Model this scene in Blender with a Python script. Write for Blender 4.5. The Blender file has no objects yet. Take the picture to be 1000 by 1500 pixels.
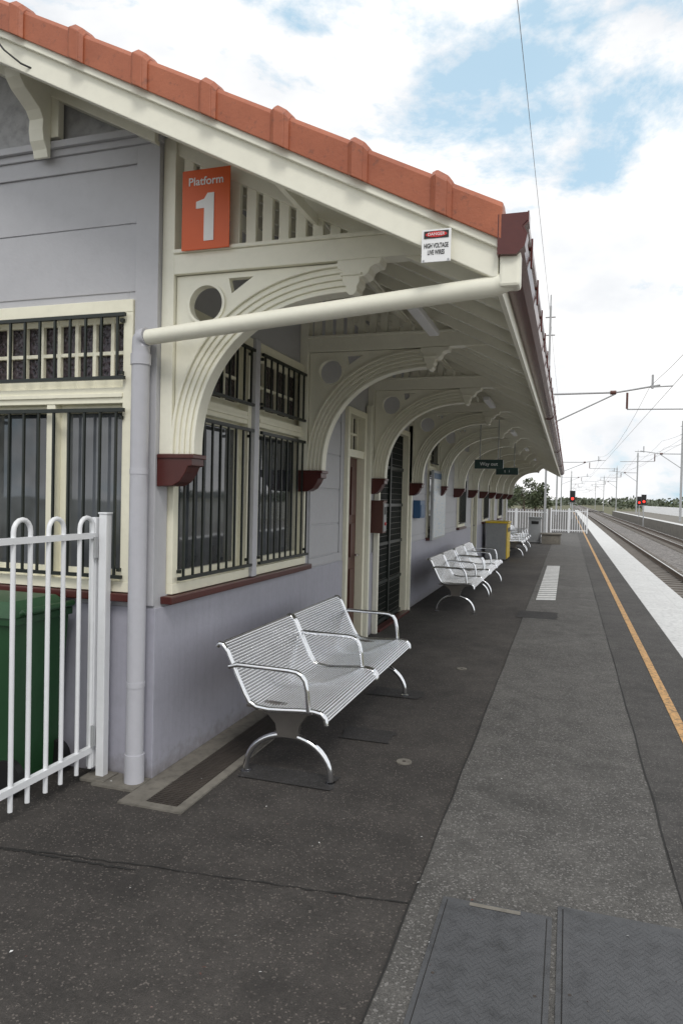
import bpy, math, random
from mathutils import Vector, Matrix
random.seed(7)
SC=bpy.context.scene
COL=bpy.context.collection
# ------------------------------------------------------------------ materials
def newmat(name):
    m=bpy.data.materials.new(name); m.use_nodes=True
    nt=m.node_tree; b=nt.nodes['Principled BSDF']; return m,nt,b
def N(nt,t,**kw):
    n=nt.nodes.new(t)
    for k,v in kw.items():
        if k in n.inputs: n.inputs[k].default_value=v
        else: setattr(n,k,v)
    return n
def ramp(nt,fac,stops):
    r=nt.nodes.new('ShaderNodeValToRGB')
    while len(r.color_ramp.elements)<len(stops): r.color_ramp.elements.new(0.5)
    for e,(p,c) in zip(r.color_ramp.elements,stops):
        e.position=p; e.color=(c[0],c[1],c[2],1) if hasattr(c,'__len__') else (c,c,c,1)
    nt.links.new(fac,r.inputs[0]); return r.outputs[0]
def mixc(nt,fac,a,b,mode='MIX'):
    m=nt.nodes.new('ShaderNodeMix'); m.data_type='RGBA'; m.blend_type=mode
    for sock,v in ((m.inputs[0],fac),(m.inputs[6],a),(m.inputs[7],b)):
        if hasattr(v,'is_output'): nt.links.new(v,sock)
        elif hasattr(v,'__len__'): sock.default_value=(v[0],v[1],v[2],1)
        else: sock.default_value=v
    return m.outputs[2]
def coord(nt,scale=(1,1,1)):
    t=nt.nodes.new('ShaderNodeTexCoord'); m=nt.nodes.new('ShaderNodeMapping'); m.inputs['Scale'].default_value=scale
    nt.links.new(t.outputs['Object'],m.inputs[0]); return m.outputs[0]
def noise(nt,vec,scale,detail=4,rough=.6):
    n=nt.nodes.new('ShaderNodeTexNoise'); n.inputs['Scale'].default_value=scale; n.inputs['Detail'].default_value=detail; n.inputs['Roughness'].default_value=rough
    nt.links.new(vec,n.inputs['Vector']); return n.outputs[0]
def bump(nt,b,h,s,d=.01):
    k=nt.nodes.new('ShaderNodeBump'); k.inputs['Strength'].default_value=s; k.inputs['Distance'].default_value=d
    nt.links.new(h,k.inputs['Height']); nt.links.new(k.outputs[0],b.inputs['Normal'])
def paint(name,c,rough=.45,var=.08,metal=0,dirt=0.12,bmp=.08,grain=120,stretch=(1,1,1),splash=False):
    m,nt,b=newmat(name); v=coord(nt,stretch)
    n1=noise(nt,v,2.3,5); n2=noise(nt,v,17,4)
    lo=[x*(1-var) for x in c]; hi=[min(1,x*(1+var)) for x in c]
    base=ramp(nt,n1,[(.3,lo),(.7,hi)])
    d=ramp(nt,n2,[(.25,1-dirt),(.55,1.0)])
    out=mixc(nt,1.0,base,d,'MULTIPLY')
    if splash: # grime thrown up from the pavement, low on the wall
        s=nt.nodes.new('ShaderNodeSeparateXYZ'); nt.links.new(v,s.inputs[0])
        ad=nt.nodes.new('ShaderNodeMath'); ad.operation='MULTIPLY_ADD'; nt.links.new(n2,ad.inputs[0]); ad.inputs[1].default_value=.22; nt.links.new(s.outputs[2],ad.inputs[2])
        f=ramp(nt,ad.outputs[0],[(.08,.65),(.24,0)])
        out=mixc(nt,f,out,(.16,.14,.12))
        st=noise(nt,coord(nt,(9,9,.5)),3,4)
        out=mixc(nt,1.0,out,ramp(nt,st,[(.3,.93),(.55,1)]),'MULTIPLY')
    nt.links.new(out,b.inputs['Base Color'])
    b.inputs['Roughness'].default_value=rough; b.inputs['Metallic'].default_value=metal
    if bmp: bump(nt,b,noise(nt,v,grain,3),bmp,.004)
    return m
def asphalt(name,dark,light,chip,chipamt=.9,scale=190):
    m,nt,b=newmat(name); v=coord(nt)
    big=noise(nt,v,.55,7,.68); mid=noise(nt,v,5,5,.6); fine=noise(nt,v,scale,2,.7)
    c=ramp(nt,big,[(.34,dark),(.66,light)])
    c=mixc(nt,1.0,c,ramp(nt,mid,[(.3,.74),(.7,1.16)]),'MULTIPLY')
    c=mixc(nt,1.0,c,ramp(nt,noise(nt,v,40,3,.7),[(.3,.8),(.7,1.18)]),'MULTIPLY')
    c=mixc(nt,1.0,c,ramp(nt,fine,[(.3,.6),(.7,1.4)]),'MULTIPLY')
    vo=N(nt,'ShaderNodeTexVoronoi'); vo.inputs['Scale'].default_value=scale*.8; nt.links.new(v,vo.inputs['Vector'])
    sep=nt.nodes.new('ShaderNodeSeparateColor'); nt.links.new(vo.outputs['Color'],sep.inputs[0])
    c=mixc(nt,ramp(nt,sep.outputs[0],[(chipamt,0),(chipamt+.04,.75)]),c,chip)
    st=noise(nt,v,1.7,3,.5)
    c=mixc(nt,ramp(nt,st,[(.60,0),(.68,.35)]),c,[x*.55 for x in dark])
    nt.links.new(c,b.inputs['Base Color']); b.inputs['Roughness'].default_value=.85
    bump(nt,b,fine,.6,.006); return m
CREAM=paint('cream_paint',(.87,.85,.725),.42,.02,dirt=.05)
LINING=paint('shaded_cream_lining',(.60,.59,.50),.5,.04,dirt=.08)  # cream greyed so the shade under the roof is put into its colour
CREAM2=paint('cream_frame_paint',(.87,.84,.68),.4,.02,dirt=.06)
LAV=paint('lavender_render_paint',(.475,.475,.50),.55,.03,bmp=.3,grain=45,dirt=.05)
LAV2=paint('lavender_dado_paint',(.40,.398,.46),.5,.04,bmp=.3,grain=40,dirt=.07,splash=True)
LAVP=paint('lavender_pipe_paint',(.50,.50,.54),.4,.03,dirt=.05)
MAR=paint('maroon_paint',(.075,.015,.012),.35,.15)
GUT=paint('maroon_gutter',(.10,.022,.018),.22,.1)
BRN=paint('brown_door_paint',(.10,.038,.028),.4,.15)
BLK=paint('dark_green_steel',(.012,.017,.014),.4,.1)
WHT=paint('white_powdercoat',(.80,.81,.83),.3,.02,dirt=.05)
WSTRIP=paint('white_platform_paint',(.66,.66,.65),.75,.08,dirt=.3,grain=90,bmp=.3)
STEEL=paint('stainless_steel',(.80,.81,.83),.10,.03,metal=1,dirt=.05,bmp=0)
CAST=paint('cast_metal',(.20,.185,.17),.45,.1,metal=.8)
GALV=paint('galvanised_steel',(.42,.43,.44),.5,.1,metal=.3)
CONC=paint('concrete',(.19,.175,.15),.85,.18,dirt=.4,grain=60,bmp=.4)
ORNG=paint('orange_sign',(.72,.115,.02),.4,.02,dirt=.03,bmp=0)
SWHT=paint('sign_white',(.85,.85,.85),.4,.01,dirt=.02,bmp=0)
SBLK=paint('sign_black',(.015,.015,.015),.4,.01,bmp=0)
SRED=paint('sign_red',(.6,.02,.02),.4,.01,bmp=0)
SGRN=paint('sign_dark_green',(.012,.04,.035),.35,.05,bmp=0)
SBLU=paint('notice_blue',(.03,.10,.22),.4,.1,bmp=0)
BIN=paint('green_plastic',(.020,.075,.028),.4,.1)
YEL=paint('yellow_plastic',(.72,.50,.03),.4,.06)
GREY=paint('grey_panel',(.30,.31,.31),.45,.05)
PLATE=paint('composite_cover',(.078,.080,.085),.6,.10,dirt=.35,grain=160,bmp=.5)
PLATE2=paint('composite_cover_tread',(.062,.064,.069),.6,.10,dirt=.35,grain=200,bmp=.4)
DARK=paint('dark_interior',(.02,.02,.02),.9,.1,bmp=0)
GRATE=paint('rusty_grate',(.055,.045,.038),.7,.3)
RAIL=paint('rail_steel',(.16,.12,.09),.45,.2,metal=.5)
RAILTOP=paint('rail_head',(.55,.54,.52),.25,.1,metal=1)
SLEEP=paint('concrete_sleeper',(.22,.20,.18),.9,.2)
ROUGHC=paint('roughcast_render',(.40,.40,.41),.9,.10,dirt=.3,bmp=1.0,grain=50)
CRACK=paint('tar_joint',(.018,.017,.016),.8,.1)
ASP=asphalt('asphalt_dark',(.033,.029,.0265),(.068,.061,.055),(.16,.14,.125),.92)
ASP2=asphalt('asphalt_path',(.076,.072,.067),(.112,.107,.100),(.23,.22,.21),.88,170)
ASP3=asphalt('asphalt_edge',(.047,.044,.042),(.082,.077,.072),(.16,.15,.14),.9)
ASP4=asphalt('asphalt_patch',(.027,.0255,.025),(.043,.040,.039),(.09,.09,.09),.93)
BALL=asphalt('ballast_stone',(.11,.10,.095),(.17,.155,.145),(.30,.28,.26),.6,14)
GRS=asphalt('dry_grass_ground',(.07,.08,.035),(.14,.13,.065),(.2,.18,.1),.8,3)
def terracotta():
    m,nt,b=newmat('terracotta_tile'); v=coord(nt)
    c=ramp(nt,noise(nt,v,3.5,5),[(.3,(.31,.083,.036)),(.7,(.43,.13,.060))])
    c=mixc(nt,ramp(nt,noise(nt,v,26,5,.7),[(.56,0),(.72,.8)]),c,(.16,.058,.035))
    nt.links.new(c,b.inputs['Base Color']); b.inputs['Roughness'].default_value=.5
    bump(nt,b,noise(nt,v,60,4),.3,.005); return m
TERRA=terracotta()
def glass():
    m,nt,b=newmat('window_glass'); v=coord(nt)
    c=ramp(nt,noise(nt,v,1.6,3),[(.38,(.03,.035,.04)),(.62,(.12,.13,.145))])
    nt.links.new(c,b.inputs['Base Color']); b.inputs['Roughness'].default_value=.03
    b.inputs['IOR'].default_value=1.8
    bump(nt,b,noise(nt,v,3,1),.05,.02); return m
GLASS=glass()
def obscure():
    m,nt,b=newmat('patterned_glass'); v=coord(nt)
    vo=N(nt,'ShaderNodeTexVoronoi'); vo.inputs['Scale'].default_value=38; nt.links.new(v,vo.inputs['Vector'])
    c=ramp(nt,vo.outputs['Distance'],[(.2,(.010,.008,.012)),(.6,(.06,.045,.055))])
    nt.links.new(c,b.inputs['Base Color']); b.inputs['Roughness'].default_value=.15
    bump(nt,b,vo.outputs['Distance'],.6,.01); return m
OBSC=obscure()
def worn_yellow():
    m,nt,b=newmat('worn_yellow_line'); v=coord(nt)
    f=ramp(nt,noise(nt,v,28,6,.75),[(.38,0),(.54,1)])
    c=mixc(nt,f,(.20,.14,.08),(.62,.36,.15)); nt.links.new(c,b.inputs['Base Color']); b.inputs['Roughness'].default_value=.8
    bump(nt,b,noise(nt,v,110,2),.4,.005); return m
YLINE=worn_yellow()
def poster():
    m,nt,b=newmat('notice_poster'); v=coord(nt,(1,3,9))
    c=ramp(nt,noise(nt,v,4,5,.8),[(.42,(.55,.58,.6)),(.5,(.75,.76,.75)),(.62,(.3,.45,.6))])
    nt.links.new(c,b.inputs['Base Color']); b.inputs['Roughness'].default_value=.3; return m
POST=poster()
def leafmat(name,c1,c2):
    m,nt,b=newmat(name)
    g=N(nt,'ShaderNodeNewGeometry')
    c=ramp(nt,g.outputs['Random Per Island'],[(0,c1),(1,c2)])
    nt.links.new(c,b.inputs['Base Color']); b.inputs['Roughness'].default_value=.7; return m
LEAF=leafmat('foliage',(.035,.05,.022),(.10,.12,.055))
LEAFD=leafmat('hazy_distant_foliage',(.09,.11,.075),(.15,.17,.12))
BARK=paint('bark',(.13,.10,.075),.9,.2,bmp=.6,grain=20)
m,nt,b=newmat('red_signal_lamp'); b.inputs['Base Color'].default_value=(.8,.02,.01,1); b.inputs['Emission Color'].default_value=(1,.03,.02,1); b.inputs['Emission Strength'].default_value=4; RLAMP=m
# ------------------------------------------------------------------ mesh builder
class MB:
    def __init__(s): s.v=[];s.f=[];s.m=[];s.mats=[];s.sm=[]
    def mi(s,mat):
        if mat not in s.mats: s.mats.append(mat)
        return s.mats.index(mat)
    def add(s,vs,fs,mat,smooth=False):
        o=len(s.v); s.v+= [tuple(p) for p in vs]; i=s.mi(mat)
        for f in fs: s.f.append(tuple(o+k for k in f)); s.m.append(i); s.sm.append(smooth)
    def box(s,x0,x1,y0,y1,z0,z1,mat):
        if x0>x1:x0,x1=x1,x0
        if y0>y1:y0,y1=y1,y0
        if z0>z1:z0,z1=z1,z0
        vs=[(x0,y0,z0),(x1,y0,z0),(x1,y1,z0),(x0,y1,z0),(x0,y0,z1),(x1,y0,z1),(x1,y1,z1),(x0,y1,z1)]
        s.add(vs,[(0,3,2,1),(4,5,6,7),(0,1,5,4),(1,2,6,5),(2,3,7,6),(3,0,4,7)],mat)
    def prism_y(s,poly,y0,y1,mat):
        n=len(poly); vs=[(x,y0,z) for x,z in poly]+[(x,y1,z) for x,z in poly]
        a=sum(poly[i][0]*poly[(i+1)%n][1]-poly[(i+1)%n][0]*poly[i][1] for i in range(n))
        fs=[tuple(range(n)),tuple(range(2*n-1,n-1,-1))]+[((i+1)%n,i,n+i,n+(i+1)%n) for i in range(n)]
        if a<0: fs=[f[::-1] for f in fs]
        s.add(vs,fs,mat)
    def prism_x(s,poly,x0,x1,mat):
        n=len(poly); vs=[(x0,y,z) for y,z in poly]+[(x1,y,z) for y,z in poly]
        a=sum(poly[i][0]*poly[(i+1)%n][1]-poly[(i+1)%n][0]*poly[i][1] for i in range(n))
        fs=[tuple(range(n-1,-1,-1)),tuple(range(n,2*n))]+[(i,(i+1)%n,n+(i+1)%n,n+i) for i in range(n)]
        if a<0: fs=[f[::-1] for f in fs]
        s.add(vs,fs,mat)
    def tube(s,path,r,mat,n=8,cap=True):
        P=[Vector(p) for p in path]
        rr=r if hasattr(r,'__len__') else [r]*len(P)
        up=None; vs=[]
        for i,p in enumerate(P):
            t=((P[i+1]-p).normalized() if i==0 else (p-P[i-1]).normalized() if i==len(P)-1 else ((P[i+1]-p).normalized()+(p-P[i-1]).normalized()).normalized())
            if up is None:
                a=Vector((0,0,1)) if abs(t.z)<.9 else Vector((1,0,0))
                up=(a-t*a.dot(t)).normalized()
            else: up=(up-t*up.dot(t)).normalized()
            sd=t.cross(up)
            sc=1.0
            if 0<i<len(P)-1:
                ca=(P[i+1]-p).normalized().dot((p-P[i-1]).normalized()); sc=1/max(.5,math.sqrt((1+ca)/2))
            for k in range(n):
                a=2*math.pi*(k+.5)/n; vs.append(p+(up*math.cos(a)+sd*math.sin(a))*rr[i]*sc)
        fs=[]
        for i in range(len(P)-1):
            for k in range(n):
                a=i*n+k;b_=i*n+(k+1)%n; fs.append((a,b_,b_+n,a+n))
        s.add(vs,fs,mat,n>4)
        if cap:
            s.add(vs[:n],[tuple(range(n-1,-1,-1))],mat); s.add(vs[-n:],[tuple(range(n))],mat)
    def obj(s,name,parent=None,bev=0,loc=None):
        me=bpy.data.meshes.new(name); me.from_pydata(s.v,[],s.f)
        for mt in s.mats: me.materials.append(mt)
        me.polygons.foreach_set('material_index',s.m); me.polygons.foreach_set('use_smooth',s.sm); me.update()
        return link(name,me,parent,bev,loc)
def link(name,me,parent=None,bev=0,loc=None):
    o=bpy.data.objects.new(name,me); COL.objects.link(o)
    if loc: o.location=loc
    if parent: o.parent=parent
    if bev:
        md=o.modifiers.new('bevel','BEVEL'); md.width=bev; md.segments=2; md.limit_method='ANGLE'; md.angle_limit=math.radians(50); md.harden_normals=False
    return o
def empty(name,loc=(0,0,0)):
    o=bpy.data.objects.new(name,None); COL.objects.link(o); o.location=loc; o.empty_display_size=.2; return o
def curve_shape(mb,outers,holes,y0,y1,mat):
    cu=bpy.data.curves.new('tmp','CURVE'); cu.dimensions='2D'; cu.fill_mode='BOTH'; cu.extrude=(y1-y0)/2
    for pl in outers+holes:
        sp=cu.splines.new('POLY'); sp.points.add(len(pl)-1); sp.use_cyclic_u=True
        for p,(x,z) in zip(sp.points,pl): p.co=(x,z,0,1)
    ob=bpy.data.objects.new('tmp',cu); COL.objects.link(ob)
    bpy.context.view_layer.update()
    me=bpy.data.meshes.new_from_object(ob.evaluated_get(bpy.context.evaluated_depsgraph_get()))
    vs=[(v.co.x,(y0+y1)/2-v.co.z,v.co.y) for v in me.vertices]; fs=[tuple(p.vertices) for p in me.polygons]
    mb.add(vs,fs,mat); bpy.data.objects.remove(ob); bpy.data.curves.remove(cu); bpy.data.meshes.remove(me)
def text(name,body,size,loc,rot,mat,parent=None,align='CENTER',ext=.0012,bold=0,sx=1):
    t=bpy.data.curves.new(name,'FONT'); t.body=body; t.size=size; t.align_x=align; t.align_y='CENTER'; t.extrude=ext; t.offset=bold
    t.materials.append(mat); o=bpy.data.objects.new(name,t); COL.objects.link(o); o.location=loc; o.rotation_euler=rot; o.scale=(sx,1,1)
    if parent: o.parent=parent
    return o
# ------------------------------------------------------------------ constants
XW=-2.24; YE=3.5; YEND=28.2
SL=.51
def ztop(X): return 2.75+SL*(-.33-X)
TY=[3.57+2.17*i for i in range(12)]
BLD=empty('station_building')
# ------------------------------------------------------------------ walls with openings
def wallgrid(mb,mp,u0,u1,z0,z1,ops,th,mat):
    us=sorted({u0,u1,*[o[0] for o in ops],*[o[1] for o in ops]})
    for a,b_ in zip(us[:-1],us[1:]):
        cov=sorted([(o[2],o[3]) for o in ops if o[0]<=a+1e-6 and o[1]>=b_-1e-6]); z=z0
        for c,d in cov:
            if c>z: mp(mb,a,b_,-th,0,z,c,mat)
            z=d
        if z<z1: mp(mb,a,b_,-th,0,z,z1,mat)
def mpX(mb,u0,u1,w0,w1,z0,z1,mat): mb.box(XW+w0,XW+w1,u0,u1,z0,z1,mat)
def mpY(mb,u0,u1,w0,w1,z0,z1,mat): mb.box(u0,u1,YE-w1,YE-w0,z0,z1,mat)
def window(mp,u0,u1,z0,z1,zt,mull=None,panes=3,sp=.115,name='window',parent=BLD):
    g=MB(); fr=.06
    mp(g,u0,u1,-.11,.035,z1-fr*1.2,z1,CREAM2); mp(g,u0,u1,-.11,.035,z0,z0+fr,CREAM2)
    mp(g,u0,u0+fr,-.11,.033,z0+fr,z1-fr*1.2,CREAM2); mp(g,u1-fr,u1,-.11,.033,z0+fr,z1-fr*1.2,CREAM2)
    mp(g,u0+fr,u1-fr,-.10,.028,zt-.045,zt+.045,CREAM2)
    mp(g,u0+fr,u1-fr,.028,.04,zt-.012,zt+.012,CREAM2)
    a,b_=u0+fr,u1-fr
    if mull is not None:
        mp(g,mull-.03,mull+.03,-.10,.024,z0+fr,zt-.045,CREAM2); cells=[(a,mull-.03),(mull+.03,b_)]
    else: cells=[(a,b_)]
    for c,d in cells:
        for (p,q,r_,t) in ((c,d,z0+fr,z0+fr+.06),(c,d,zt-.09,zt-.045),(c,c+.04,z0+fr+.06,zt-.09),(d-.04,d,z0+fr+.06,zt-.09)):
            mp(g,p,q,-.085,-.03,r_,t,CREAM2)
        mp(g,c+.04,d-.04,-.065,-.058,z0+fr+.06,zt-.09,GLASS)
    zb,zc=zt+.045,z1-fr*1.2
    mp(g,a,b_,-.075,-.068,zb,zc,OBSC)
    n=panes*2
    for i in range(n+1):
        u=a+(b_-a)*i/n; w=.03 if i in(0,n) else .012
        mp(g,max(a,u-w),min(b_,u+w),-.067,-.04,zb,zc,CREAM2)
    for z,w in ((zb+.03,.03),((zb+zc)/2,.011),(zc-.02,.02)): mp(g,a,b_,-.067,-.042,z-w,z+w,CREAM2)
    mp(g,u0,u1,-.2,-.195,z0,z1,DARK)
    o=g.obj(name,parent,.004)
    h=MB()
    for lo,(p,q) in ((1,(z0+.10,zt-.10)),(0,(zb+.05,zc-.02))):
        n=max(4,int(round((b_-a)/sp)))
        for i in range(n+1):
            u=a+.02+(b_-a-.04)*i/n
            mp(h,u-.0065,u+.0065,.055,.068,p,q,BLK)
        if lo: mp(h,a-.03,b_+.03,.05,.074,q,q+.022,BLK); mp(h,a-.03,b_+.03,.05,.074,p-.02,p,BLK)
        else:
            for z in (p,q): mp(h,a-.03,b_+.03,.05,.072,z-.01,z+.01,BLK)
        for u in (a,b_):
            mp(h,u-.01,u+.01,.03,.055,p+.02,p+.04,BLK); mp(h,u-.01,u+.01,.03,.055,q-.04,q-.02,BLK)
    h.obj(name+'_grille',parent)
    return o
W=MB()
ops=[(3.62,5.84,1.05,2.78),(7.02,7.72,0,2.6),(8.3,10.0,0,2.6),(11.55,12.75,1.0,2.7),(14.9,15.9,1.05,2.7),(17.2,18.1,0,2.5),(19.4,20.6,1.05,2.7),(21.5,22.4,0,2.5),(23.7,24.9,1.05,2.7),(25.9,26.8,0,2.5)]
wallgrid(W,mpX,YE,YEND-.3,0,3.72,ops,.2,LAV)
wallgrid(W,mpY,-9,XW-.2,0,3.72,[(-3.52,XW-.2,1.07,2.75)],.2,LAV)
W.box(-9,-8.8,YE+.2,YEND-.3,0,3.72,LAV); W.box(-8.8,XW-.2,YEND-.5,YEND-.3,0,3.72,LAV)
mpY(W,-2.385,XW+.004,0,.022,1.0,3.62,LAV)
mpY(W,-9,XW+.02,0,.035,3.62,3.66,LAV); mpY(W,-9,XW+.02,0,.06,3.66,3.70,LAV)
mpY(W,-9,-2.385,0,.02,3.52,3.62,LAV)
mpY(W,-9,-2.385,0,.006,3.19,3.52,LAV); mpY(W,-9,-2.385,0,.006,2.80,3.182,LAV)
W.prism_y([(-9,3.7),(XW-.02,3.7),(XW-.02,3.72),(-5.62,ztop(-5.62)-.02),(-9,3.72)],YE+.012,YE+.15,ROUGHC)
def boards(y0,y1,zs):
    for a,b_ in zip(zs[:-1],zs[1:]): mpX(W,y0,y1,0,.010,a+.008,b_-.008,LAV)
for (y0,y1) in ((5.98,6.9),(10.15,11.45),(12.9,14.78),(16.0,17.05),(18.25,19.28),(20.7,21.4),(22.5,23.6),(25.0,25.8)):
    boards(y0+.06,y1-.06,[1.08,1.38,1.72,2.06,2.4,2.72])
    mpX(W,y0,y0+.05,0,.018,1.08,2.72,LAV); mpX(W,y1-.05,y1,0,.018,1.08,2.72,LAV)
    mpX(W,y0,y1,0,.014,1.0,1.075,LAV)
mpX(W,YE-.0,7.0,0,.012,.0,.985,LAV2)
for a,b_ in ((7.78,8.24),(10.06,17.14),(18.16,21.44),(22.46,25.84)): mpX(W,a,b_,0,.012,.0,.985,LAV2)
mpY(W,-9,XW+.012,0,.012,0,.985,LAV2)
W.obj('walls',BLD,.003)
S=MB()
mpX(S,3.56,5.90,0,.075,1.0,1.045,MAR); mpY(S,-9,-2.36,0,.07,1.02,1.065,MAR)
for o in ops[3:]:
    if o[2]>0: mpX(S,o[0]-.05,o[1]+.05,0,.07,o[2]-.05,o[2]-.004,MAR)
S.obj('window_sills',BLD,.006)
window(mpX,3.63,4.68,1.05,2.78,2.2,None,2)
window(mpX,4.76,5.84,1.05,2.78,2.2,None,2)
S=MB(); mpX(S,4.682,4.758,-.1,.06,1.05,2.78,LAVP); S.obj('window_mullion_post',BLD,.004)
window(mpY,-3.52,-2.39,1.07,2.75,2.205,-2.955,4)
for o in ops[3:]:
    if o[2]>0: window(mpX,o[0],o[1],o[2],o[3],2.15,None,2)
def door(y0,y1,z1,mat,screen=False):
    d=MB()
    for a,b_ in ((y0,y0+.07),(y1-.07,y1)): mpX(d,a,b_,-.12,.04,0,z1,CREAM2)
    mpX(d,y0+.07,y1-.07,-.12,.04,z1-.07,z1,CREAM2)
    if not screen:
        mpX(d,y0+.07,y1-.07,-.12,.03,2.08,2.16,CREAM2)
        mpX(d,y0+.07,y1-.07,-.09,-.05,.02,2.08,mat)
        w=(y1-y0-.14)
        for (p,q) in ((.2,.85),(.98,1.35),(1.45,1.98)):
            for k in (0,1):
                a=y0+.07+.07+k*(w/2-.02); mpX(d,a,a+w/2-.12,-.05,-.035,p,q,mat)
        mpX(d,y0+.07,y1-.07,-.09,-.085,2.16,z1-.07,OBSC)
        for i in range(4):
            u=y0+.07+w*i/3; mpX(d,u-.012,u+.012,-.084,-.05,2.16,z1-.07,CREAM2)
        zz=(2.16+z1-.07)/2; mpX(d,y0+.07,y1-.07,-.084,-.052,zz-.012,zz+.012,CREAM2)
        d.tube([(XW-.03,y1-.14,1.0),(XW+.01,y1-.14,1.0),(XW+.01,y1-.24,1.0)],.01,STEEL)
    else:
        mpX(d,y0,y1,-.2,-.195,0,z1,DARK)
        mpX(d,(y0+y1)/2-.03,(y0+y1)/2+.03,-.07,-.02,0,z1-.07,BLK)
        n=26
        for i in range(n):
            u=y0+.09+(y1-y0-.18)*i/(n-1); mpX(d,u-.006,u+.006,-.06,-.045,.05,z1-.07,BLK)
        for z in (.05,.55,1.05,1.55,2.05): mpX(d,y0+.07,y1-.07,-.065,-.03,z-.02,z+.02,BLK)
        for i in range(30): mpX(d,y0+.07,y1-.07,-.05,-.047,.1+i*.08,.106+i*.08,CAST)
    mpX(d,y0-.0,y1+.0,.0,.09,0,.03,MAR)
    d.obj('door' if not screen else 'security_door',BLD,.004)
door(7.02,7.72,2.6,BRN); door(8.3,10.0,2.6,BLK,True)
for a,b_ in ((17.2,18.1),(21.5,22.4),(25.9,26.8)): door(a,b_,2.5,BLK)
S=MB()
for y in (7.80,8.22,10.06): mpX(S,y-.03,y+.03,.014,.075,0,2.7,CREAM)
S.obj('door_posts',BLD,.004)
# ------------------------------------------------------------------ trusses
def sell(cx,cz,rx,rz,t,p=2.25):
    c,s=math.cos(t),math.sin(t)
    return (cx-rx*abs(c)**(2/p), cz+rz*abs(s)**(2/p))
T=MB()
nb=9; K=26
ts=[math.pi/2*i/K for i in range(K+1)]
for k in range(nb):
    f0,f1=k/nb,(k+1)/nb
    d=.044 if k%2==0 else .032
    if k in(0,nb-1): d=.049
    for i in range(K):
        pts=[]
        for (f,t) in ((f0,ts[i]),(f1,ts[i]),(f1,ts[i+1]),(f0,ts[i+1])):
            pts.append(sell(-1.10,1.87,.915+(1.068-.915)*f,.85+(1.005-.85)*f,t))
        x=[(p[0],-d,p[1]) for p in pts]+[(p[0],d,p[1]) for p in pts]
        fs=[(0,1,2,3)[::-1],(4,5,6,7),(0,4,7,3),(1,2,6,5)]
        if i==0: fs.append((0,1,5,4))
        if i==K-1: fs.append((3,7,6,2))
        T.add(x,fs,CREAM)
arc=[sell(-1.10,1.87,1.055,.99,t) for t in ts]
out=[(-2.155,1.88),(-2.155,2.88),(-1.12,2.88)]+arc[::-1][:-1]
circ=[(-1.965+.102*math.cos(a),2.715+.102*math.sin(a)) for a in [2*math.pi*i/36 for i in range(36)]]
tri=[(-1.83,2.85),(-1.68,2.85),(-1.81,2.765)]
curve_shape(T,[out],[circ,tri],-.022,.022,CREAM)
ring=[(-1.965+.118*math.cos(a),2.715+.118*math.sin(a)) for a in [2*math.pi*i/36 for i in range(36)]]
curve_shape(T,[ring],[circ],-.034,-.0225,CREAM)
T.box(XW+.002,-2.16,-.05,.05,1.87,3.66,CREAM)
def xl(z): return -.33-(z-2.73)/SL
T.prism_y([(-2.16,2.885),(xl(2.885),2.885),(xl(3.0),3.0),(-2.16,3.0)],-.052,.052,CREAM)
T.box(-2.16,xl(3.0)-.03,-.066,.066,3.0,3.022,CREAM)
x=-2.125
while x<-.80:
    w=.060; zt_=min(2.73+SL*(-.33-x-w),9)-.002
    if zt_>3.05: T.box(x,x+w,-.018,.018,3.022,zt_,CREAM)
    x+=.098
pen=[(-1.185,2.884),(-1.185,2.845),(-1.155,2.825),(-1.155,2.765),(-1.135,2.745),(-1.135,2.72),(-1.115,2.70),(-1.095,2.70),(-1.075,2.72),(-1.075,2.745),(-1.062,2.765),(-1.062,2.79),(-1.035,2.793),(-1.015,2.81),(-1.005,2.835),(-.98,2.85),(-.955,2.853),(-.945,2.884)]
T.prism_y(pen,-.058,.058,CREAM)
T.box(-1.165,-1.05,-.068,.068,2.80,2.815,CREAM)
T.prism_y([(-2.16,2.73+SL*1.83),(-2.16,2.73+SL*1.83-.10),(-.36,2.73+SL*.03-.10),(-.36,2.73+SL*.03)],-.03,.03,CREAM)
cor=[(-2.238,1.685),(-2.135,1.69),(-2.09,1.715),(-2.055,1.765),(-2.04,1.80),(-2.015,1.805),(-2.015,1.868),(-2.238,1.868)]
T.prism_y(cor,-.070,.070,MAR)
T.box(-2.235,-2.003,-.078,.078,1.845,1.869,MAR)
tr=T.obj('verandah_arch_truss',BLD,.004); tr.location=(0,TY[0],0)
for y in TY[1:]: link('verandah_arch_truss',tr.data,BLD,.004,(0,y,0))
# ------------------------------------------------------------------ roof
R=MB(); Y0,Y1=3.0,YEND
RX=-5.62
def slab(xa,xb,dz0,dz1,y0,y1,mat,mb):
    mb.prism_y([(xa,ztop(xa)+dz0),(xb,ztop(xb)+dz0),(xb,ztop(xb)+dz1),(xa,ztop(xa)+dz1)],y0,y1,mat)
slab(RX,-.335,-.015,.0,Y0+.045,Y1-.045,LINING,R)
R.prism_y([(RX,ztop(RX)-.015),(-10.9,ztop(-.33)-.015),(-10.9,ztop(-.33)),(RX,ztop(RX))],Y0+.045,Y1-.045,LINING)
R.prism_y([(RX,ztop(RX)+.005),(-10.95,ztop(-.33)+.005),(-10.95,ztop(-.33)+.06),(RX,ztop(RX)+.06)],Y0+.05,Y1-.05,TERRA)
for i in range(24):
    xa=-.40-i*.078
    R.prism_y([(xa,ztop(xa)-.0185),(xa-.006,ztop(xa-.006)-.0185),(xa-.006,ztop(xa-.006)-.0152),(xa,ztop(xa)-.0152)],Y0+.05,Y1-.05,CAST)
R.obj('roof_lining',BLD)
R=MB()
nc=14; xs0=-.28
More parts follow.
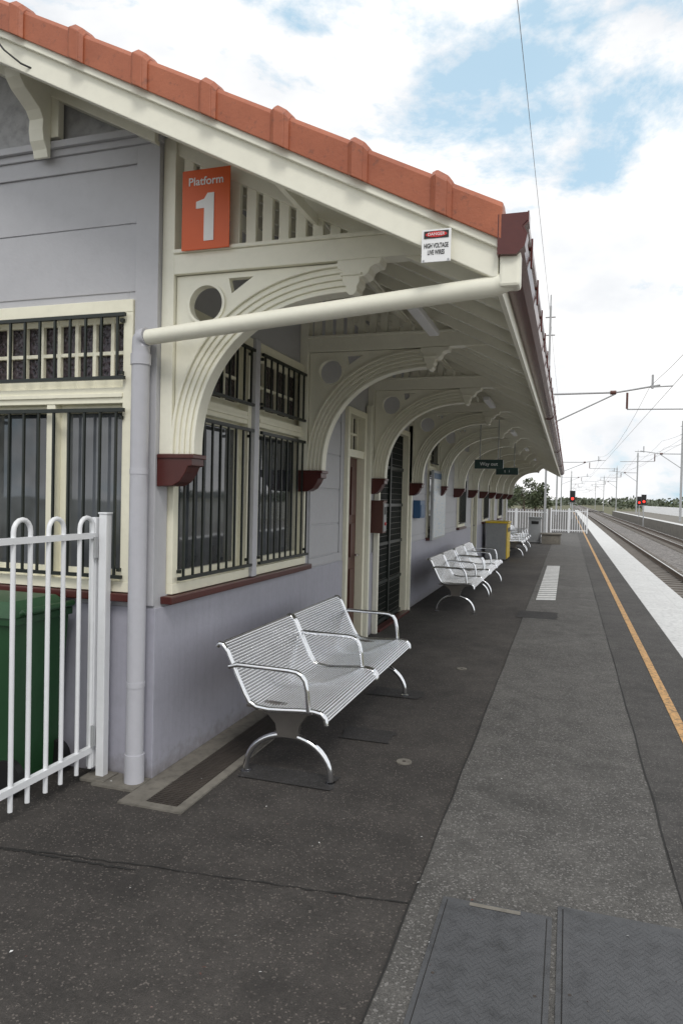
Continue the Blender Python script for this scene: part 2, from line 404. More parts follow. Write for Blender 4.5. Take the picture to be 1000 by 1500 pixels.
for c in range(nc):
    xa=xs0-c*.37; xb=xa-.40
    n=80
    ya,yb=Y0+.12,Y1-.12
    vs=[];fs=[]
    for i in range(n*4+1):
        y=ya+(yb-ya)*i/(n*4); hgt=.018*math.sin(i*math.pi/2)
        vs+=[(xa,y,ztop(xa)+.02+.018),(xa,y,ztop(xa)+.055+hgt),(xb,y,ztop(xb)+.03+hgt)]
    for i in range(n*4):
        a=i*3; fs+=[(a,a+3,a+4,a+1),(a+1,a+4,a+5,a+2)]
    R.add(vs,fs,TERRA)
R.obj('roof_tiles',BLD)
for (yb0,yb1,sgn) in ((Y0,Y0+.045,1),(Y1-.045,Y1,-1)):
    B=MB()
    slab(RX,-.315,-.17,-.002,yb0,yb1,CREAM,B)
    slab(RX,-.305,-.045,.0,yb0-.022*(1 if sgn>0 else 0),yb1+.022*(1 if sgn<0 else 0),CREAM,B)
    B.prism_y([(-.33,ztop(-.33)-.17),(-.305,ztop(-.33)-.17),(-.305,ztop(-.305)),(-.33,ztop(-.33))],yb0-.001,yb1+.12,CREAM)
    B.prism_y([(RX,ztop(RX)-.17),(RX,ztop(RX)),(-10.9,ztop(-.33)),(-10.9,ztop(-.33)-.17)],yb0,yb1,CREAM)
    B.obj('bargeboard',BLD,.004)
    C=MB()
    yc=Y0-.035 if sgn>0 else Y1+.035
    def capprof(g):
        s=sgn
        return [(yc-s*g,-.012-g*.2),(yc-s*g,.118+g*.5),(yc+s*.015,.142+g),(yc+s*.09,.155+g),(yc+s*.17,.142+g),(yc+s*.21,.06)]
    def cap(xa,xb,g0,g1):
        A=[(xa,y,ztop(xa)+z) for y,z in capprof(g0)]; Bq=[(xb,y,ztop(xb)+z) for y,z in capprof(g1)]
        n=len(A); fs=[(i,(i+1)%n,n+(i+1)%n,n+i) for i in range(n)]+[tuple(range(n-1,-1,-1)),tuple(range(n,2*n))]
        if sgn<0: fs=[f[::-1] for f in fs]
        C.add(A+Bq,fs,TERRA)
    x=-.29; first=True
    while x>RX:
        xe=(-.585 if first else x-.37); first=False
        j=random.uniform(-.003,.004)
        cap(x,xe,.006+j,0+j)
        cap(xe+.085,xe+.066,.010+j,.026+j); cap(xe+.067,xe+.016,.026+j,.032+j); cap(xe+.017,xe-.006,.032+j,.010+j)
        x=xe
    C.obj('verge_cap_tiles',BLD,.005)
R=MB()
y=Y0+.45
while y<Y1-.2:
    if min(abs(y-t) for t in TY)>.12:
        slab(-2.235,-.36,-.105,-.019,y-.022,y+.022,CREAM,R)
    y+=.434
slab(-1.36,-1.31,-.16,-.106,Y0+.05,Y1-.05,CREAM,R)
R.box(-.335,-.312,Y0+.05,Y1-.05,2.585,2.735,CREAM)
R.box(XW+.003,XW+.03,3.66,Y1-.3,3.50,3.60,CREAM)
R.obj('verandah_rafters',BLD)
B=MB()
def brk(xc):
    pr=[(3.44,4.06),(3.44,3.60),(3.415,3.595),(3.405,3.64),(3.38,3.68),(3.37,3.74),(3.375,3.80),(3.345,3.84),(3.29,3.87),(3.23,3.90),(3.19,3.94),(3.18,3.99),(3.06,4.005),(3.06,4.06)]
    B.prism_x(pr,xc-.05,xc+.05,CREAM)
    B.box(xc-.075,xc+.075,3.05,3.49,4.06,4.085,CREAM)
    B.box(xc-.10,xc+.10,3.44,3.49,3.72,4.06,CREAM)
brk(-3.00); brk(-5.6)
B.prism_y([(-2.24,ztop(-2.24)-.13),(-2.24,ztop(-2.24)-.03),(-5.6,ztop(-5.6)-.03),(-5.6,ztop(-5.6)-.13)],3.43,3.497,CREAM)
B.obj('gable_brackets',BLD,.004)
G=MB()
G.prism_y([(-.308,2.668),(-.235,2.664),(-.205,2.69),(-.196,2.735),(-.210,2.765),(-.19,2.785),(-.19,2.822),(-.308,2.822)],2.96,2.965,GUT)
G.prism_y([(-.308,2.668),(-.235,2.664),(-.205,2.69),(-.196,2.735),(-.210,2.765),(-.19,2.785),(-.19,2.822),(-.20,2.822),(-.20,2.79),(-.222,2.768),(-.208,2.735),(-.215,2.70),(-.24,2.676),(-.300,2.68),(-.300,2.822),(-.308,2.822)],2.965,Y1+.02,GUT)
y=3.3
while y<Y1:
    G.box(-.30,-.185,y-.012,y+.012,2.823,2.829,GUT); G.box(-.194,-.184,y-.014,y+.014,2.70,2.828,GUT); y+=.62
for yy in (3.0,9.1,15.2,21.3,27.3):
    G.prism_y([(-.308,2.66),(-.232,2.656),(-.198,2.688),(-.188,2.735),(-.203,2.765),(-.184,2.783),(-.184,2.826),(-.19,2.826),(-.19,2.79),(-.210,2.768),(-.196,2.735),(-.205,2.69),(-.235,2.664),(-.308,2.668)],yy-.04,yy+.04,GUT)
G.obj('gutter',BLD)
D=MB()
D.box(-.30,-.215,2.985,3.075,2.535,2.68,CREAM)
D.tube([(-.255,3.03,2.575),(-.32,3.035,2.552),(-1.3,3.22,2.53),(-2.24,3.40,2.51)],.043,CREAM,20)
D.obj('eave_drain_pipe',BLD,.012)
D=MB()
D.tube([(-2.25,3.402,2.515),(-2.275,3.405,2.512),(-2.29,3.41,2.495),(-2.295,3.412,2.46),(-2.295,3.412,.16)],.05,LAVP,20)
D.tube([(-2.295,3.412,.17),(-2.295,3.412,.0)],.056,LAVP,20)
D.tube([(-2.295,3.412,2.42),(-2.295,3.412,2.36)],.056,LAVP,20)
for z in (.55,1.75): D.tube([(-2.295,3.412,z),(-2.295,3.412,z+.03)],.0525,LAVP,20)
D.obj('downpipe',BLD)
F=MB()
for y in (5.0,9.4,13.7,18,22.4):
    F.box(-1.06,-.98,y-.4,y+.4,ztop(-1.0)-.19,ztop(-1.0)-.14,SWHT)
F.obj('fluorescent_light_fittings',BLD,.01)
C=MB(); C.tube([(-3.1,2.96,4.22),(-2.95,2.955,4.05),(-2.84,2.96,3.92),(-2.74,2.97,3.84),(-2.64,3.06,3.81),(-2.5,3.3,3.80)],.005,SBLK,6)
C.tube([(-1.30,3.62,3.13),(-1.30,28,3.13)],.008,CREAM,6); C.obj('service_cable',BLD)
# ------------------------------------------------------------------ signs
P1=empty('platform_number_sign'); g=MB(); g.box(-2.095,-1.80,3.485,3.491,3.0,3.44,ORNG); g.obj('sign_panel',P1,.002)
RX90=(math.radians(90),0,0)
text('platform_lettering','Platform',.063,(-1.947,3.483,3.372),RX90,SWHT,P1,bold=.0006)
g=MB()
g.prism_y([(-1.955,3.045),(-1.895,3.045),(-1.895,3.305),(-1.935,3.305),(-1.955,3.275),(-2.005,3.262),(-2.005,3.225),(-1.955,3.225)],3.481,3.4845,SWHT); g.obj('numeral_1',P1)
g=MB(); g.box(-2.06,-2.045,3.491,3.52,3.1,3.4,GALV); g.obj('sign_bracket',P1)
D1=empty('high_voltage_warning_sign'); g=MB(); g.box(-.625,-.50,2.968,2.973,2.652,2.79,SWHT); g.obj('sign_panel',D1,.002)
g=MB(); g.box(-.615,-.51,2.9655,2.9675,2.752,2.782,SBLK)
g.obj('danger_band',D1)
g=MB(); e=[(-.5625+.046*math.cos(a),2.767+.012*math.sin(a)) for a in [2*math.pi*i/24 for i in range(24)]]; g.prism_y(e,2.9635,2.9652,SRED); g.obj('danger_oval',D1)
text('danger_lettering','DANGER',.018,(-.5625,2.9625,2.767),RX90,SWHT,D1,ext=.0005)
text('warning_lettering','HIGH VOLTAGE\nLIVE WIRES',.028,(-.5625,2.9665,2.706),RX90,SBLK,D1,ext=.0005,bold=.0004,sx=.52)
g=MB()
for x,z in ((-.615,2.66),(-.51,2.66)): g.tube([(x,2.968,z),(x,2.965,z)],.004,GALV)
g.obj('screws',D1)
def hang(y,x0,x1,z0,z1,txt):
    o=empty('hanging_direction_sign'); g=MB(); g.box(x0,x1,y-.03,y+.03,z0,z1,SGRN)
    for x in (x0+.08,x1-.08): g.tube([(x,y,z1),(x,y,2.9)],.008,GALV)
    g.obj('sign_box',o,.004)
    text('sign_lettering',txt,(z1-z0)*.55,((x0+x1)/2,y-.032,(z0+z1)/2),RX90,SWHT,o)
hang(11.2,-1.42,-.98,2.14,2.28,'Way out')
hang(14.6,-1.42,-.98,2.17,2.31,'t   i')
NB=empty('notice_board'); g=MB(); g.box(XW+.075,XW+.12,11.5,12.75,.96,2.12,GALV); g.box(XW+.12,XW+.124,11.55,12.7,1.0,1.98,POST); g.box(XW+.12,XW+.125,11.55,12.7,1.985,2.08,SBLU); g.box(XW+.02,XW+.075,11.9,12.3,1.2,1.4,GALV); g.obj('board',NB,.003)
LB=empty('leaflet_holder'); g=MB(); g.box(XW+.013,XW+.12,10.45,10.8,1.35,1.62,SBLU); g.box(XW+.12,XW+.13,10.47,10.78,1.37,1.55,SBLU);g.obj('holder',LB,.004)
IC=empty('help_phone'); g=MB(); g.box(XW+.013,-2.06,7.98,8.14,1.23,1.60,BRN); g.box(-2.06,-2.052,7.995,8.125,1.25,1.58,GREY)
g.box(-2.052,-2.045,8.02,8.10,1.45,1.54,SBLK); g.tube([(-2.052,8.06,1.34),(-2.04,8.06,1.34)],.02,SRED,16); g.box(XW+.013,-2.05,7.97,8.15,1.60,1.615,BRN); g.obj('phone_box',IC,.004)
# ------------------------------------------------------------------ bench
prof=[(-.155,.762),(-.14,.777),(-.12,.772),(-.09,.735),(-.055,.662),(-.015,.58),(.025,.50),(.055,.455),(.10,.432),(.18,.425),(.28,.432),(.38,.44),(.45,.443),(.495,.435),(.52,.41),(.525,.375)]
def resample(pts,step):
    out=[];d=0;nx=0
    for a,b_ in zip(pts[:-1],pts[1:]):
        L=math.dist(a,b_)
        while nx<=d+L:
            t=(nx-d)/L; out.append((a[0]+(b_[0]-a[0])*t,a[1]+(b_[1]-a[1])*t)); nx+=step
        d+=L
    return out
bench_meshes=None
def make_bench(loc):
    global bench_meshes
    o=empty('platform_bench',loc)
    if bench_meshes is None:
        s=MB()
        for (y0,y1) in ((-.06,1.0),(1.03,2.09)):
            for (x,z) in resample(prof,.0178): s.tube([(x,y0,z),(x,y1,z)],.0091,STEEL,10)
            for y in (y0,y1):
                s.tube([(x,y,z) for x,z in prof],.015,STEEL,10)
            for y in (y0+.33,y1-.33): s.tube([(x+.004,y,z-.016) for x,z in prof[2:-1]],.007,CAST,6)
        a=MB()
        for y in (-.065,1.015,2.095):
            a.tube([(-.075,y,.65),(-.02,y,.665),(.30,y,.66),(.345,y,.655),(.375,y,.638),(.395,y,.61),(.41,y,.55),(.42,y,.44)],.0145,STEEL,12)
        l=MB()
        for y in (.05,1.98):
            arcp=[(.255-.265*math.cos(t),y,.018+.235*math.sin(t)**.9) for t in [math.pi*i/22 for i in range(23)]]
            l.tube(arcp,.018,STEEL,12)
            l.prism_y([(.02,.455),(.05,.44),(.44,.43),(.44,.41),(.37,.38),(.33,.32),(.315,.245),(.195,.245),(.18,.32),(.13,.37),(.05,.41)],y-.02,y+.02,CAST)
            for x in (-.01,.52): l.tube([(x,y,0),(x,y,.012)],.03,STEEL,14)
            l.box(.0,.50,y-.03,y+.03,.400,.412,CAST)
        l.tube([(.25,.05,.39),(.25,1.98,.39)],.016,CAST,8)
        objs=[s.obj('slatted_seat_and_back',o),a.obj('armrests',o),l.obj('arched_legs',o)]
        bench_meshes=[q.data for q in objs]
    else:
        for n_,me in zip(('slatted_seat_and_back','armrests','arched_legs'),bench_meshes): link(n_,me,o)
    return o
for y in (3.74,10.15,12.45,21.4,23.7): make_bench((-1.77,y,0.0))
# ------------------------------------------------------------------ fence and gate post
F=MB(); fx=-2.57
y=3.38
while y>1.0:
    a,b_=y,y-.115
    pts=[(fx,a,.06),(fx,a,1.44)]
    for i in range(1,8):
        t=math.pi*i/8; pts.append((fx,(a+b_)/2+.0575*math.cos(t),1.44+.06*math.sin(t)))
    pts+= [(fx,b_,1.44),(fx,b_,.06)]
    F.tube(pts,.0125,WHT,10); y-=.245
F.box(fx-.016,fx+.016,1.0,3.40,.15,.185,WHT); F.box(fx-.016,fx+.016,1.0,3.40,1.38,1.412,WHT)
F.box(fx-.022,fx+.022,3.42,3.45,.05,1.5,WHT)
FE=empty('white_gate'); F.obj('gate_panel',FE)
g=MB(); g.box(-2.535,-2.485,3.385,3.435,0,1.52,WHT); g.box(-2.54,-2.48,3.38,3.44,1.52,1.53,WHT)
g.box(-2.600,-2.555,3.385,3.425,.06,1.50,WHT)
for z in (.25,1.33): g.box(-2.558,-2.535,3.372,3.384,z-.06,z+.06,GALV); g.tube([(-2.546,3.368,z-.06),(-2.546,3.368,z+.06)],.009,GALV)
g.box(-2.60,-2.44,3.33,3.47,0,.02,CONC)
g.obj('gate_post',FE,.003)
# ------------------------------------------------------------------ wheelie bin
WB=empty('wheelie_bin'); g=MB()
bx0,bx1,by0,by1=-3.32,-2.76,2.98,3.42
def frus(x0,x1,y0,y1,z0,X0,X1,Y0_,Y1_,z1,mat,mb):
    vs=[(x0,y0,z0),(x1,y0,z0),(x1,y1,z0),(x0,y1,z0),(X0,Y0_,z1),(X1,Y0_,z1),(X1,Y1_,z1),(X0,Y1_,z1)]
    mb.add(vs,[(0,3,2,1),(4,5,6,7),(0,1,5,4),(1,2,6,5),(2,3,7,6),(3,0,4,7)],mat)
frus(bx0+.05,bx1-.05,by0+.04,by1-.03,.05,bx0,bx1,by0,by1,.93,BIN,g)
g.box(bx0-.02,bx1+.02,by0-.02,by1+.01,.93,.97,BIN)
frus(bx0-.025,bx1+.025,by0-.03,by1+.01,.972,bx0+.06,bx1-.06,by0+.05,by1-.04,1.045,BIN,g)
g.tube([(bx1+.03,by0+.03,.99),(bx1+.045,by0+.03,1.0),(bx1+.045,by1-.03,1.0),(bx1+.03,by1-.03,.99)],.014,BIN)
for yy in (by0+.02,by1-.06): g.tube([(bx1-.06,yy,.10),(bx1-.06,yy+.045,.10)],.10,SBLK,20)
g.obj('bin_body_and_lid',WB,.012)
YB=empty('recycling_bin_cabinet'); g=MB(); g.box(-2.12,-1.58,19.5,20.5,.04,1.02,GREY); g.box(-1.58,-1.55,19.52,20.48,.06,1.0,YEL); g.box(-2.14,-1.53,19.48,20.52,1.02,1.07,YEL)
g.box(-1.55,-1.54,19.62,19.92,.78,.9,SBLK); g.box(-1.55,-1.54,20.08,20.38,.78,.9,SBLK); g.obj('cabinet',YB,.01)
g=MB(); g.box(-1.45,-1.0,28.6,29.05,.03,.95,GALV); g.box(-1.48,-.97,28.57,29.08,.95,1.02,GREY); g.box(-1.36,-1.09,28.59,28.6,.74,.86,SBLK); g.obj('litter_bin',None,.01)
g=MB(); g.box(-.95,-.25,28.2,28.7,.0,.36,CONC); g.box(-.99,-.21,28.16,28.74,.36,.42,CONC); g.obj('concrete_seat_block',None,.01)
F=MB()
def picket(x0,x1,y,h):
    n=int(abs(x1-x0)/.115)
    for i in range(n+1):
        x=x0+(x1-x0)*i/n; F.box(x-.014,x+.014,y-.012,y+.012,.05,h,WHT)
    F.box(x0,x1,y-.02,y+.02,.12,.16,WHT); F.box(x0,x1,y-.02,y+.02,h-.12,h-.08,WHT)
    for x in (x0,(x0+x1)/2,x1): F.box(x-.035,x+.035,y-.035,y+.035,0,h+.06,WHT)
picket(-3.6,-.9,33.0,1.25); picket(-.85,.95,39.0,1.25)
F.obj('white_picket_fence')
# ------------------------------------------------------------------ platform & surfaces
def sheet(name,poly,z,mat,parent=None):
    g=MB(); n=len(poly); g.add([(x,y,z) for x,y in poly],[tuple(range(n))],mat); return g.obj(name,parent)
PL=empty('platform')
g=MB(); g.box(-40,1.915,-12,150,-1.0,0,ASP); g.obj('platform_surface',PL)
g=MB(); g.box(1.70,1.95,-12,150,-.14,.0035,WSTRIP)
g.obj('platform_coping',PL,.006)
def strip(name,x0,x1,y0,y1,z,mat): return sheet(name,[(x0,y0),(x1,y0),(x1,y1),(x0,y1)],z,mat,PL)
def ragged(name,x0,x1,y0,y1,z,mat,amp=.006,step=.12):
    L=[];R_=[];y=y0
    while y<y1:
        L.append((x0+random.uniform(-amp,amp),y)); R_.append((x1+random.uniform(-amp,amp),y)); y+=step
    return sheet(name,R_+[(x1,y1),(x0,y1)]+L[::-1],z,mat,PL)
strip('light_path',-.565,.49,-12,39,.004,ASP2)
strip('edge_asphalt',.494,1.21,-12,150,.0042,ASP3)
strip('white_edge_strip',1.21,1.699,-12,150,.0048,WSTRIP)
strip('yellow_line',.795,.865,-12,150,.0082,YLINE)
def wob(name,pts,w,z,mat):
    g=MB(); vs=[];fs=[]
    P=[]
    for (a,b_) in zip(pts[:-1],pts[1:]):
        for i in range(24): t=i/24; P.append((a[0]+(b_[0]-a[0])*t,a[1]+(b_[1]-a[1])*t))
    P.append(pts[-1])
    for i,(x,y) in enumerate(P):
        a=P[max(0,i-1)];c=P[min(len(P)-1,i+1)]; dx,dy=c[0]-a[0],c[1]-a[1]; L=math.hypot(dx,dy); nx,ny=-dy/L,dx/L
        j=random.uniform(-.006,.006); ww=w*random.uniform(.4,1.3)
        vs+=[(x+nx*(j+ww/2),y+ny*(j+ww/2),z),(x+nx*(j-ww/2),y+ny*(j-ww/2),z)]
    for i in range(len(P)-1): fs.append((2*i,2*i+1,2*i+3,2*i+2))
    g.add(vs,fs,mat); g.obj(name,PL)
wob('asphalt_joint',[(-3.6,2.5),(-2.45,2.58),(-1.5,2.69),(-.57,2.78)],.008,.0045,CRACK)
wob('asphalt_joint',[(-2.9,2.50),(-2.3,2.585),(-2.0,2.60),(-1.75,2.62)],.014,.0035,CRACK)
wob('asphalt_joint',[(-.567,-1),(-.567,8),(-.567,20)],.008,.0065,CRACK)
wob('asphalt_joint',[(.492,-1),(.492,8),(.492,20)],.010,.0068,CRACK)
wob('asphalt_joint',[(-2.0,7.3),(-.57,7.4)],.008,.0045,CRACK)
def cover(x0,x1,y0,y1):
    g=MB(); g.box(x0,x1,y0,y1,.001,.009,PLATE); g.box(x0+.022,x1-.022,y0+.022,y1-.022,.009,.0125,PLATE)
    for (a,b_,c,d) in ((x0+.018,x0+.022,y0+.018,y1-.018),(x1-.022,x1-.018,y0+.018,y1-.018),(x0+.022,x1-.022,y1-.022,y1-.018)): g.box(a,b_,c,d,.009,.0095,CRACK)
    k=0; yy=y0+.05
    while yy<y1-.04:
        xx=x0+.05+(k%2)*.014; j=0
        while xx<x1-.05:
            s_=1 if (k+j)%2 else -1
            g.add([(xx-.008,yy-.006*s_,.0128),(xx-.006,yy-.008*s_,.0128),(xx+.008,yy+.006*s_,.0128),(xx+.006,yy+.008*s_,.0128)],[(0,1,2,3)] if s_<0 else [(3,2,1,0)],PLATE2); xx+=.028; j+=1
        yy+=.016; k+=1
    for x,y in ((x0+.045,(y0+y1)/2),(x1-.045,(y0+y1)/2)): g.tube([(x,y,.0126),(x,y,.0131)],.006,GRATE,12)
    g.obj('access_cover',PL)
cover(-.445,-.015,1.9,2.875); cover(.005,.98,1.9,2.965)
strip('cover_tape',-.335,-.135,2.835,2.86,.0145,CONC)
g=MB()
for (x0,x1,y0,y1) in ((-2.225,-2.09,3.16,5.1),(-1.90,-1.845,3.16,5.1),(-2.09,-1.90,3.16,3.215),(-2.09,-1.90,5.05,5.1)): g.box(x0,x1,y0,y1,-.02,.010,CONC)
g.box(-2.5,-2.227,3.30,3.48,-.02,.012,CONC)
g.box(-2.09,-1.90,3.215,5.05,-.02,.0035,DARK)
y=3.222
while y<5.04: g.box(-2.085,-1.905,y,y+.011,.004,.011,GRATE); y+=.021
for x in (-2.045,-1.995,-1.945): g.box(x-.004,x+.004,3.216,5.049,.0038,.0105,GRATE)
g.obj('drain_grate',PL)
for (x0,x1,y0,y1) in ((-1.55,-1.12,5.65,5.9),(-1.80,-1.22,3.70,3.90),(-1.45,-1.1,4.55,4.8),(-.66,-.10,10.2,10.85)): ragged('asphalt_patch',x0,x1,y0,y1,.0062,ASP4,.02,.04)
for (x,y) in ((-.93,4.28),(-.94,6.85)):
    g=MB(); g.tube([(x,y,0),(x,y,.006)],.048,CONC,28); g.tube([(x,y,.006),(x,y,.008)],.012,GRATE,12); g.obj('survey_marker',PL)
g=MB(); y=12.1
while y<18.5: g.add([(-.47,y,.0075),(-.16,y+.12,.0075),(-.16,y+.36,.0075),(-.47,y+.24,.0075)],[(0,1,2,3)],WSTRIP); y+=.3
g.obj('hatched_marking',PL)
g=MB()
for i in range(190):
    x=random.uniform(-3,1.0); y=random.uniform(1.9,9) if i<110 else random.uniform(1.9,3.4); s_=random.uniform(.003,.009); a=random.uniform(0,6.28)
    c,d=math.cos(a)*s_,math.sin(a)*s_
    w_=random.choice([.12,.35,.5])
    g.add([(x-c,y-d,.0135),(x+d*w_,y-c*w_,.016),(x+c,y+d,.0135),(x-d*w_,y+c*w_,.014)],[(0,1,2,3)],random.choice([CONC,BRN,WSTRIP,CONC,BRN]))
g.obj('fallen_leaves')
# ------------------------------------------------------------------ ground, tracks
g=MB(); g.add([(-1500,-200,-1.02),(1500,-200,-1.02),(1500,2500,-1.02),(-1500,2500,-1.02)],[(0,1,2,3)],GRS); g.obj('ground')
sheet('track_ballast',[(1.95,-12),(9.0,-12),(9.0,900),(1.95,900)],-1.0,BALL)
def track(xc,y1=600):
    o=empty('railway_track'); s=MB()
    for x in (xc-.535,xc+.535):
        s.box(x-.06,x+.06,-10,y1,-.93,-.915,RAIL); s.box(x-.01,x+.01,-10,y1,-.915,-.80,RAIL); s.box(x-.035,x+.035,-10,y1,-.80,-.765,RAIL)
        s.box(x-.03,x+.03,-10,y1,-.765,-.762,RAILTOP)
    s.obj('rails',o); s=MB(); y=-2
    while y<260: s.box(xc-1.05,xc+1.05,y-.11,y+.11,-.995,-.93,SLEEP); y+=.68
    s.obj('sleepers',o)
track(3.2); track(6.9)
OP=empty('opposite_platform'); g=MB(); g.box(8.35,14,22,150,-1.0,0,CONC); g.box(8.32,9.0,22,150,0,.02,WSTRIP); g.obj('platform_slab',OP)
g=MB()
for i in range(60):
    y=30+i*2.0
    for k in range(8): g.box(13.9,13.93,y+k*.25,y+k*.25+.03,.05,1.2,WHT)
g.obj('platform_fence',OP)
# ------------------------------------------------------------------ masts & wires
def mast(x,y,h,xt,arm=6.45,w=.1):
    o=empty('overhead_line_mast'); g=MB()
    base=0 if (x<1.9 or (x>8.3 and x<14 and y<150)) else -1
    g.box(x-w,x+w,y-.08,y+.08,base,h,GALV); s=1 if xt>x else -1
    g.tube([(x,y,arm),(xt-s*1.6,y,arm+.02)],.045,GALV,8); g.tube([(xt-s*1.6,y,arm+.02),(xt-s*1.35,y,arm+.02)],.09,BRN,10)
    g.tube([(xt-s*1.35,y,arm+.02),(xt+s*.4,y,arm+.3)],.04,GALV,8); g.tube([(xt+s*.1,y,arm+.15),(xt+s*.1,y,arm+.75)],.05,GALV,8)
    g.tube([(xt+s*.0,y,arm+.22),(xt+s*.9,y,arm+.25)],.03,GALV,8)
    g.tube([(x,y,arm-1.4),(xt-s*1.4,y,arm-.05)],.035,GALV,8)
    g.tube([(xt-s*.9,y,arm),(xt-s*.9,y,arm-.7)],.05,BRN,8); g.tube([(xt-s*.9,y,arm-.72),(xt+s*2.2,y,arm-.75)],.03,GALV,8)
    for z in (h-1.3,h-.5): g.tube([(x-.22,y,z),(x+.22,y,z)],.03,GALV,8)
    g.tube([(x,y,h),(x,y,h+.5)],.03,GALV,6)
    g.obj('mast_and_cantilever',o)
mast(-1.0,33,10.4,3.2,w=.045)
for y in (90,145,200,260): mast(-1.4 if y<150 else .6,y,10,3.2)
for y in (74,120,170,230,300): mast(10.2,y,9.6,6.9)
g=MB()
def wire(pts,r=.01): g.tube(pts,r,CAST,5)
def cat(x,zc,zm,r=.008):
    ysp=[-20,33,83,133,183,260,400]
    wire([(x,-20,zc),(x,600,zc)],r)
    P=[]
    for a,b_ in zip(ysp[:-1],ysp[1:]):
        for i in range(8): t=i/8; P.append((x,a+(b_-a)*t,zm-(zm-zc-.25)*4*t*(1-t)))
    wire(P,r)
cat(3.2,5.6,6.7); cat(6.9,5.6,6.7)
def sag(x,z,s_,r):
    P=[]
    for a,b_ in ((-25,33),(33,90),(90,145),(145,200),(200,260)):
        for i in range(10): t=i/10; P.append((x,a+(b_-a)*t,z-s_*4*t*(1-t)))
    wire(P,r)
sag(-1.0,9.9,.3,.006); sag(10.2,9.0,.8,.012); sag(10.5,8.2,.8,.012)
g.obj('overhead_wires')
def signal(x,y,h):
    o=empty('railway_signal'); g=MB(); g.tube([(x,y,-1 if x>1.9 else 0),(x,y,h)],.06,GALV,8)
    g.box(x-.25,x+.25,y-.08,y+.06,h-.1,h+1.0,SBLK); g.box(x-.4,x+.4,y+.06,y+.5,h-.2,h-.15,GALV)
    g.tube([(x,y-.09,h+.25),(x,y-.3,h+.25)],.13,SBLK,12,False); g.tube([(x,y-.085,h+.25),(x,y-.12,h+.25)],.12,RLAMP,12)
    g.tube([(x,y-.09,h+.75),(x,y-.12,h+.75)],.12,SBLK,12); g.obj('signal_post_and_head',o)
signal(.35,70,1.7); signal(7.7,82,1.6); signal(8.4,95,1.5)
# ------------------------------------------------------------------ trees
def foliage(mb,c,r,n,size,mat=None):
    for i in range(n):
        while True:
            p=Vector((random.uniform(-1,1),random.uniform(-1,1),random.uniform(-1,1)))
            if .35<p.length<1: break
        q=Vector((c[0]+p.x*r[0],c[1]+p.y*r[1],c[2]+p.z*r[2])); s_=size*random.uniform(.5,1.3)
        a=Vector((random.gauss(0,1),random.gauss(0,1),random.gauss(0,1))).normalized(); b_=a.orthogonal().normalized(); c2=a.cross(b_)
        mb.add([q+b_*s_,q+c2*s_*.6,q-b_*s_,q-c2*s_*.6],[(0,1,2,3)],mat or LEAF)
def tree(x,y,h,w,base=-1,name='gum_tree'):
    o=empty(name); g=MB()
    g.tube([(x,y,base),(x+.1,y,base+h*.25),(x-.1,y,base+h*.5),(x,y,base+h*.8)],[h*.03,h*.024,h*.017,h*.006],BARK,8)
    f=MB()
    for i in range(11):
        a=random.uniform(0,6.28); rr=w*random.uniform(.15,.8); z=base+h*random.uniform(.45,.95); cx,cy=x+rr*math.cos(a),y+rr*math.sin(a)
        g.tube([(x,y,base+h*random.uniform(.3,.6)),((x+cx)/2,(y+cy)/2,z-h*.06),(cx,cy,z)],[h*.012,h*.008,h*.003],BARK,5)
        foliage(f,(cx,cy,z),(w*.38,w*.38,h*.11),170,h*.026)
    g.obj('trunk_and_limbs',o); f.obj('crown',o)
tree(-3.0,70,4.7,1.6); tree(-7.5,90,5.0,2.6); tree(-6.4,110,4.8,2.4); tree(20,120,3.8,2.0); tree(27,140,4.2,2.4); tree(36,160,4.6,3.0)
f=MB()
for i in range(420):
    x=random.uniform(-120,330)
    y=random.uniform(380,620)
    if 0<x<22: continue
    h=random.uniform(2.5,7)
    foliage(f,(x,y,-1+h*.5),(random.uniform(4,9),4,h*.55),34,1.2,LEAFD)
for i in range(50):
    x=random.uniform(20,110); y=random.uniform(200,330); h=random.uniform(1.5,4.2)
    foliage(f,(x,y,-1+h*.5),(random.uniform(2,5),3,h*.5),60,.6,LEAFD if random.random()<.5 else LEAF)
for i in range(24):
    x=random.uniform(-60,-10); y=random.uniform(150,300); h=random.uniform(3,5)
    foliage(f,(x,y,-1+h*.5),(random.uniform(2,5),3,h*.5),60,.6)
for i in range(30):
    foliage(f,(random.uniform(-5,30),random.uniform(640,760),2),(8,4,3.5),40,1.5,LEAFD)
f.obj('distant_tree_line')
g=MB(); g.box(24,34,150,158,-1,3.0,SWHT); g.prism_x([(149.5,3.0),(158.5,3.0),(154,4.6)],23.5,34.5,GALV); g.box(25,26,149.97,150,-.5,1.6,GLASS); g.box(29,31,149.97,150,.5,1.8,GLASS); g.obj('distant_shed')
g=MB(); g.box(2,9,200,206,-1,-.75,ASP3); g.obj('level_crossing')
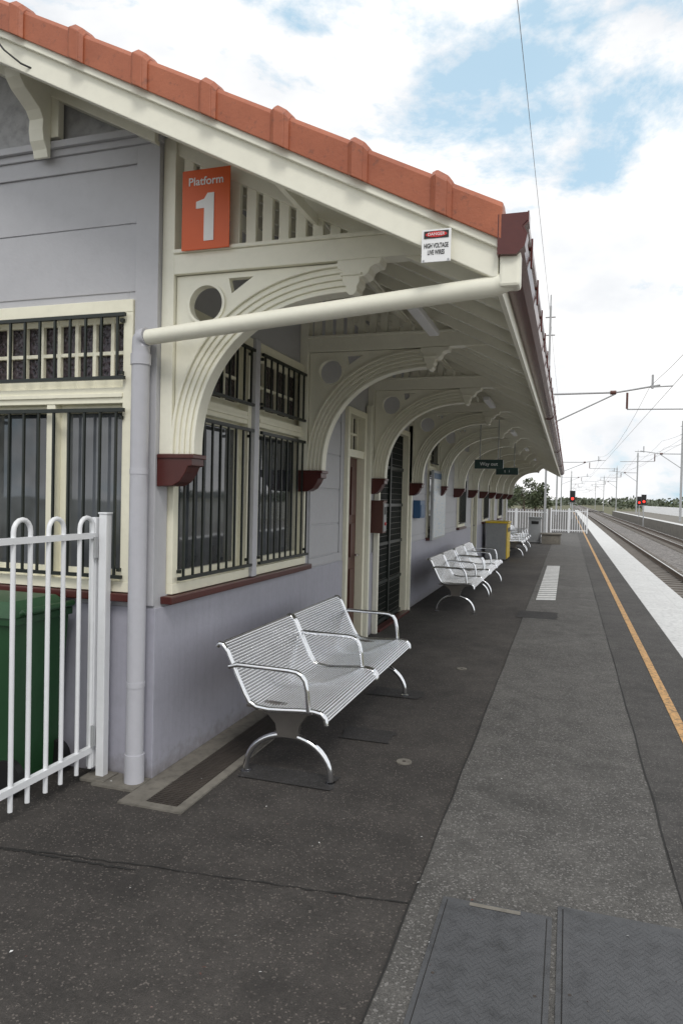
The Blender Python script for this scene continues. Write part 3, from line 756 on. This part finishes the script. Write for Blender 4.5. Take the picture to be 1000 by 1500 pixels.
# ------------------------------------------------------------------ world
SUNAZ=152; SUNEL=50
w=bpy.data.worlds.new('World'); SC.world=w; w.use_nodes=True; nt=w.node_tree; nt.nodes.clear()
sky=nt.nodes.new('ShaderNodeTexSky'); sky.sky_type='NISHITA'; sky.sun_disc=False; sky.sun_elevation=math.radians(SUNEL); sky.sun_rotation=math.radians(SUNAZ)
tc=nt.nodes.new('ShaderNodeTexCoord'); mp=nt.nodes.new('ShaderNodeMapping'); mp.inputs['Scale'].default_value=(1,1,1.9); mp.inputs['Location'].default_value=(.35,.1,.0); mp.inputs['Rotation'].default_value=(0,0,math.radians(15))
nt.links.new(tc.outputs['Generated'],mp.inputs[0])
n1=nt.nodes.new('ShaderNodeTexNoise'); n1.inputs['Scale'].default_value=3.0; n1.inputs['Detail'].default_value=10; n1.inputs['Roughness'].default_value=.62; n1.inputs['Distortion'].default_value=.2
nt.links.new(mp.outputs[0],n1.inputs['Vector'])
cov=ramp(nt,n1.outputs[0],[(.37,0.08),(.45,1.0)])
n2=nt.nodes.new('ShaderNodeTexNoise'); n2.inputs['Scale'].default_value=6; n2.inputs['Detail'].default_value=7
nt.links.new(mp.outputs[0],n2.inputs['Vector'])
cl=ramp(nt,n2.outputs[0],[(.33,(.88,.905,.94)),(.55,(1.1,1.1,1.1))])
skm=nt.nodes.new('ShaderNodeVectorMath'); skm.operation='SCALE'; skm.inputs['Scale'].default_value=.12; nt.links.new(sky.outputs[0],skm.inputs[0])
skl=mixc(nt,.75,skm.outputs[0],(.58,.84,1.02))
fin=mixc(nt,cov,skl,cl)
bg=nt.nodes.new('ShaderNodeBackground'); bg.inputs['Strength'].default_value=1.0; nt.links.new(fin,bg.inputs[0])
ow=nt.nodes.new('ShaderNodeOutputWorld'); nt.links.new(bg.outputs[0],ow.inputs[0])
sun=bpy.data.lights.new('sun','SUN'); sun.energy=1.3; sun.angle=math.radians(18); sun.color=(1,.97,.92)
so=bpy.data.objects.new('sun',sun); COL.objects.link(so)
az=math.radians(SUNAZ); el=math.radians(SUNEL)
dirv=Vector((math.sin(az)*math.cos(el),math.cos(az)*math.cos(el),math.sin(el)))
so.rotation_euler=dirv.to_track_quat('Z','Y').to_euler()
# ------------------------------------------------------------------ camera
f_=1030.
yv=Vector((332,15,f_)).normalized(); r=math.radians(1.3)
zv=Vector((math.sin(r),math.cos(r),0)); zv.z=-(zv.x*yv.x+zv.y*yv.y)/yv.z; zv.normalize()
xv=yv.cross(zv)
if xv.x<0: xv=-xv
R3=Matrix(((xv.x,xv.y,-xv.z),(yv.x,yv.y,-yv.z),(zv.x,zv.y,-zv.z)))
cam=bpy.data.cameras.new('camera'); cam.lens=f_/1500*36; cam.sensor_width=36; cam.clip_end=5000; cam.clip_start=.05
co=bpy.data.objects.new('camera',cam); COL.objects.link(co)
M=R3.to_4x4(); M.translation=Vector((0,0,1.65)); co.matrix_world=M
SC.camera=co
SC.view_settings.view_transform='Standard'; SC.view_settings.look='None'; SC.view_settings.exposure=0
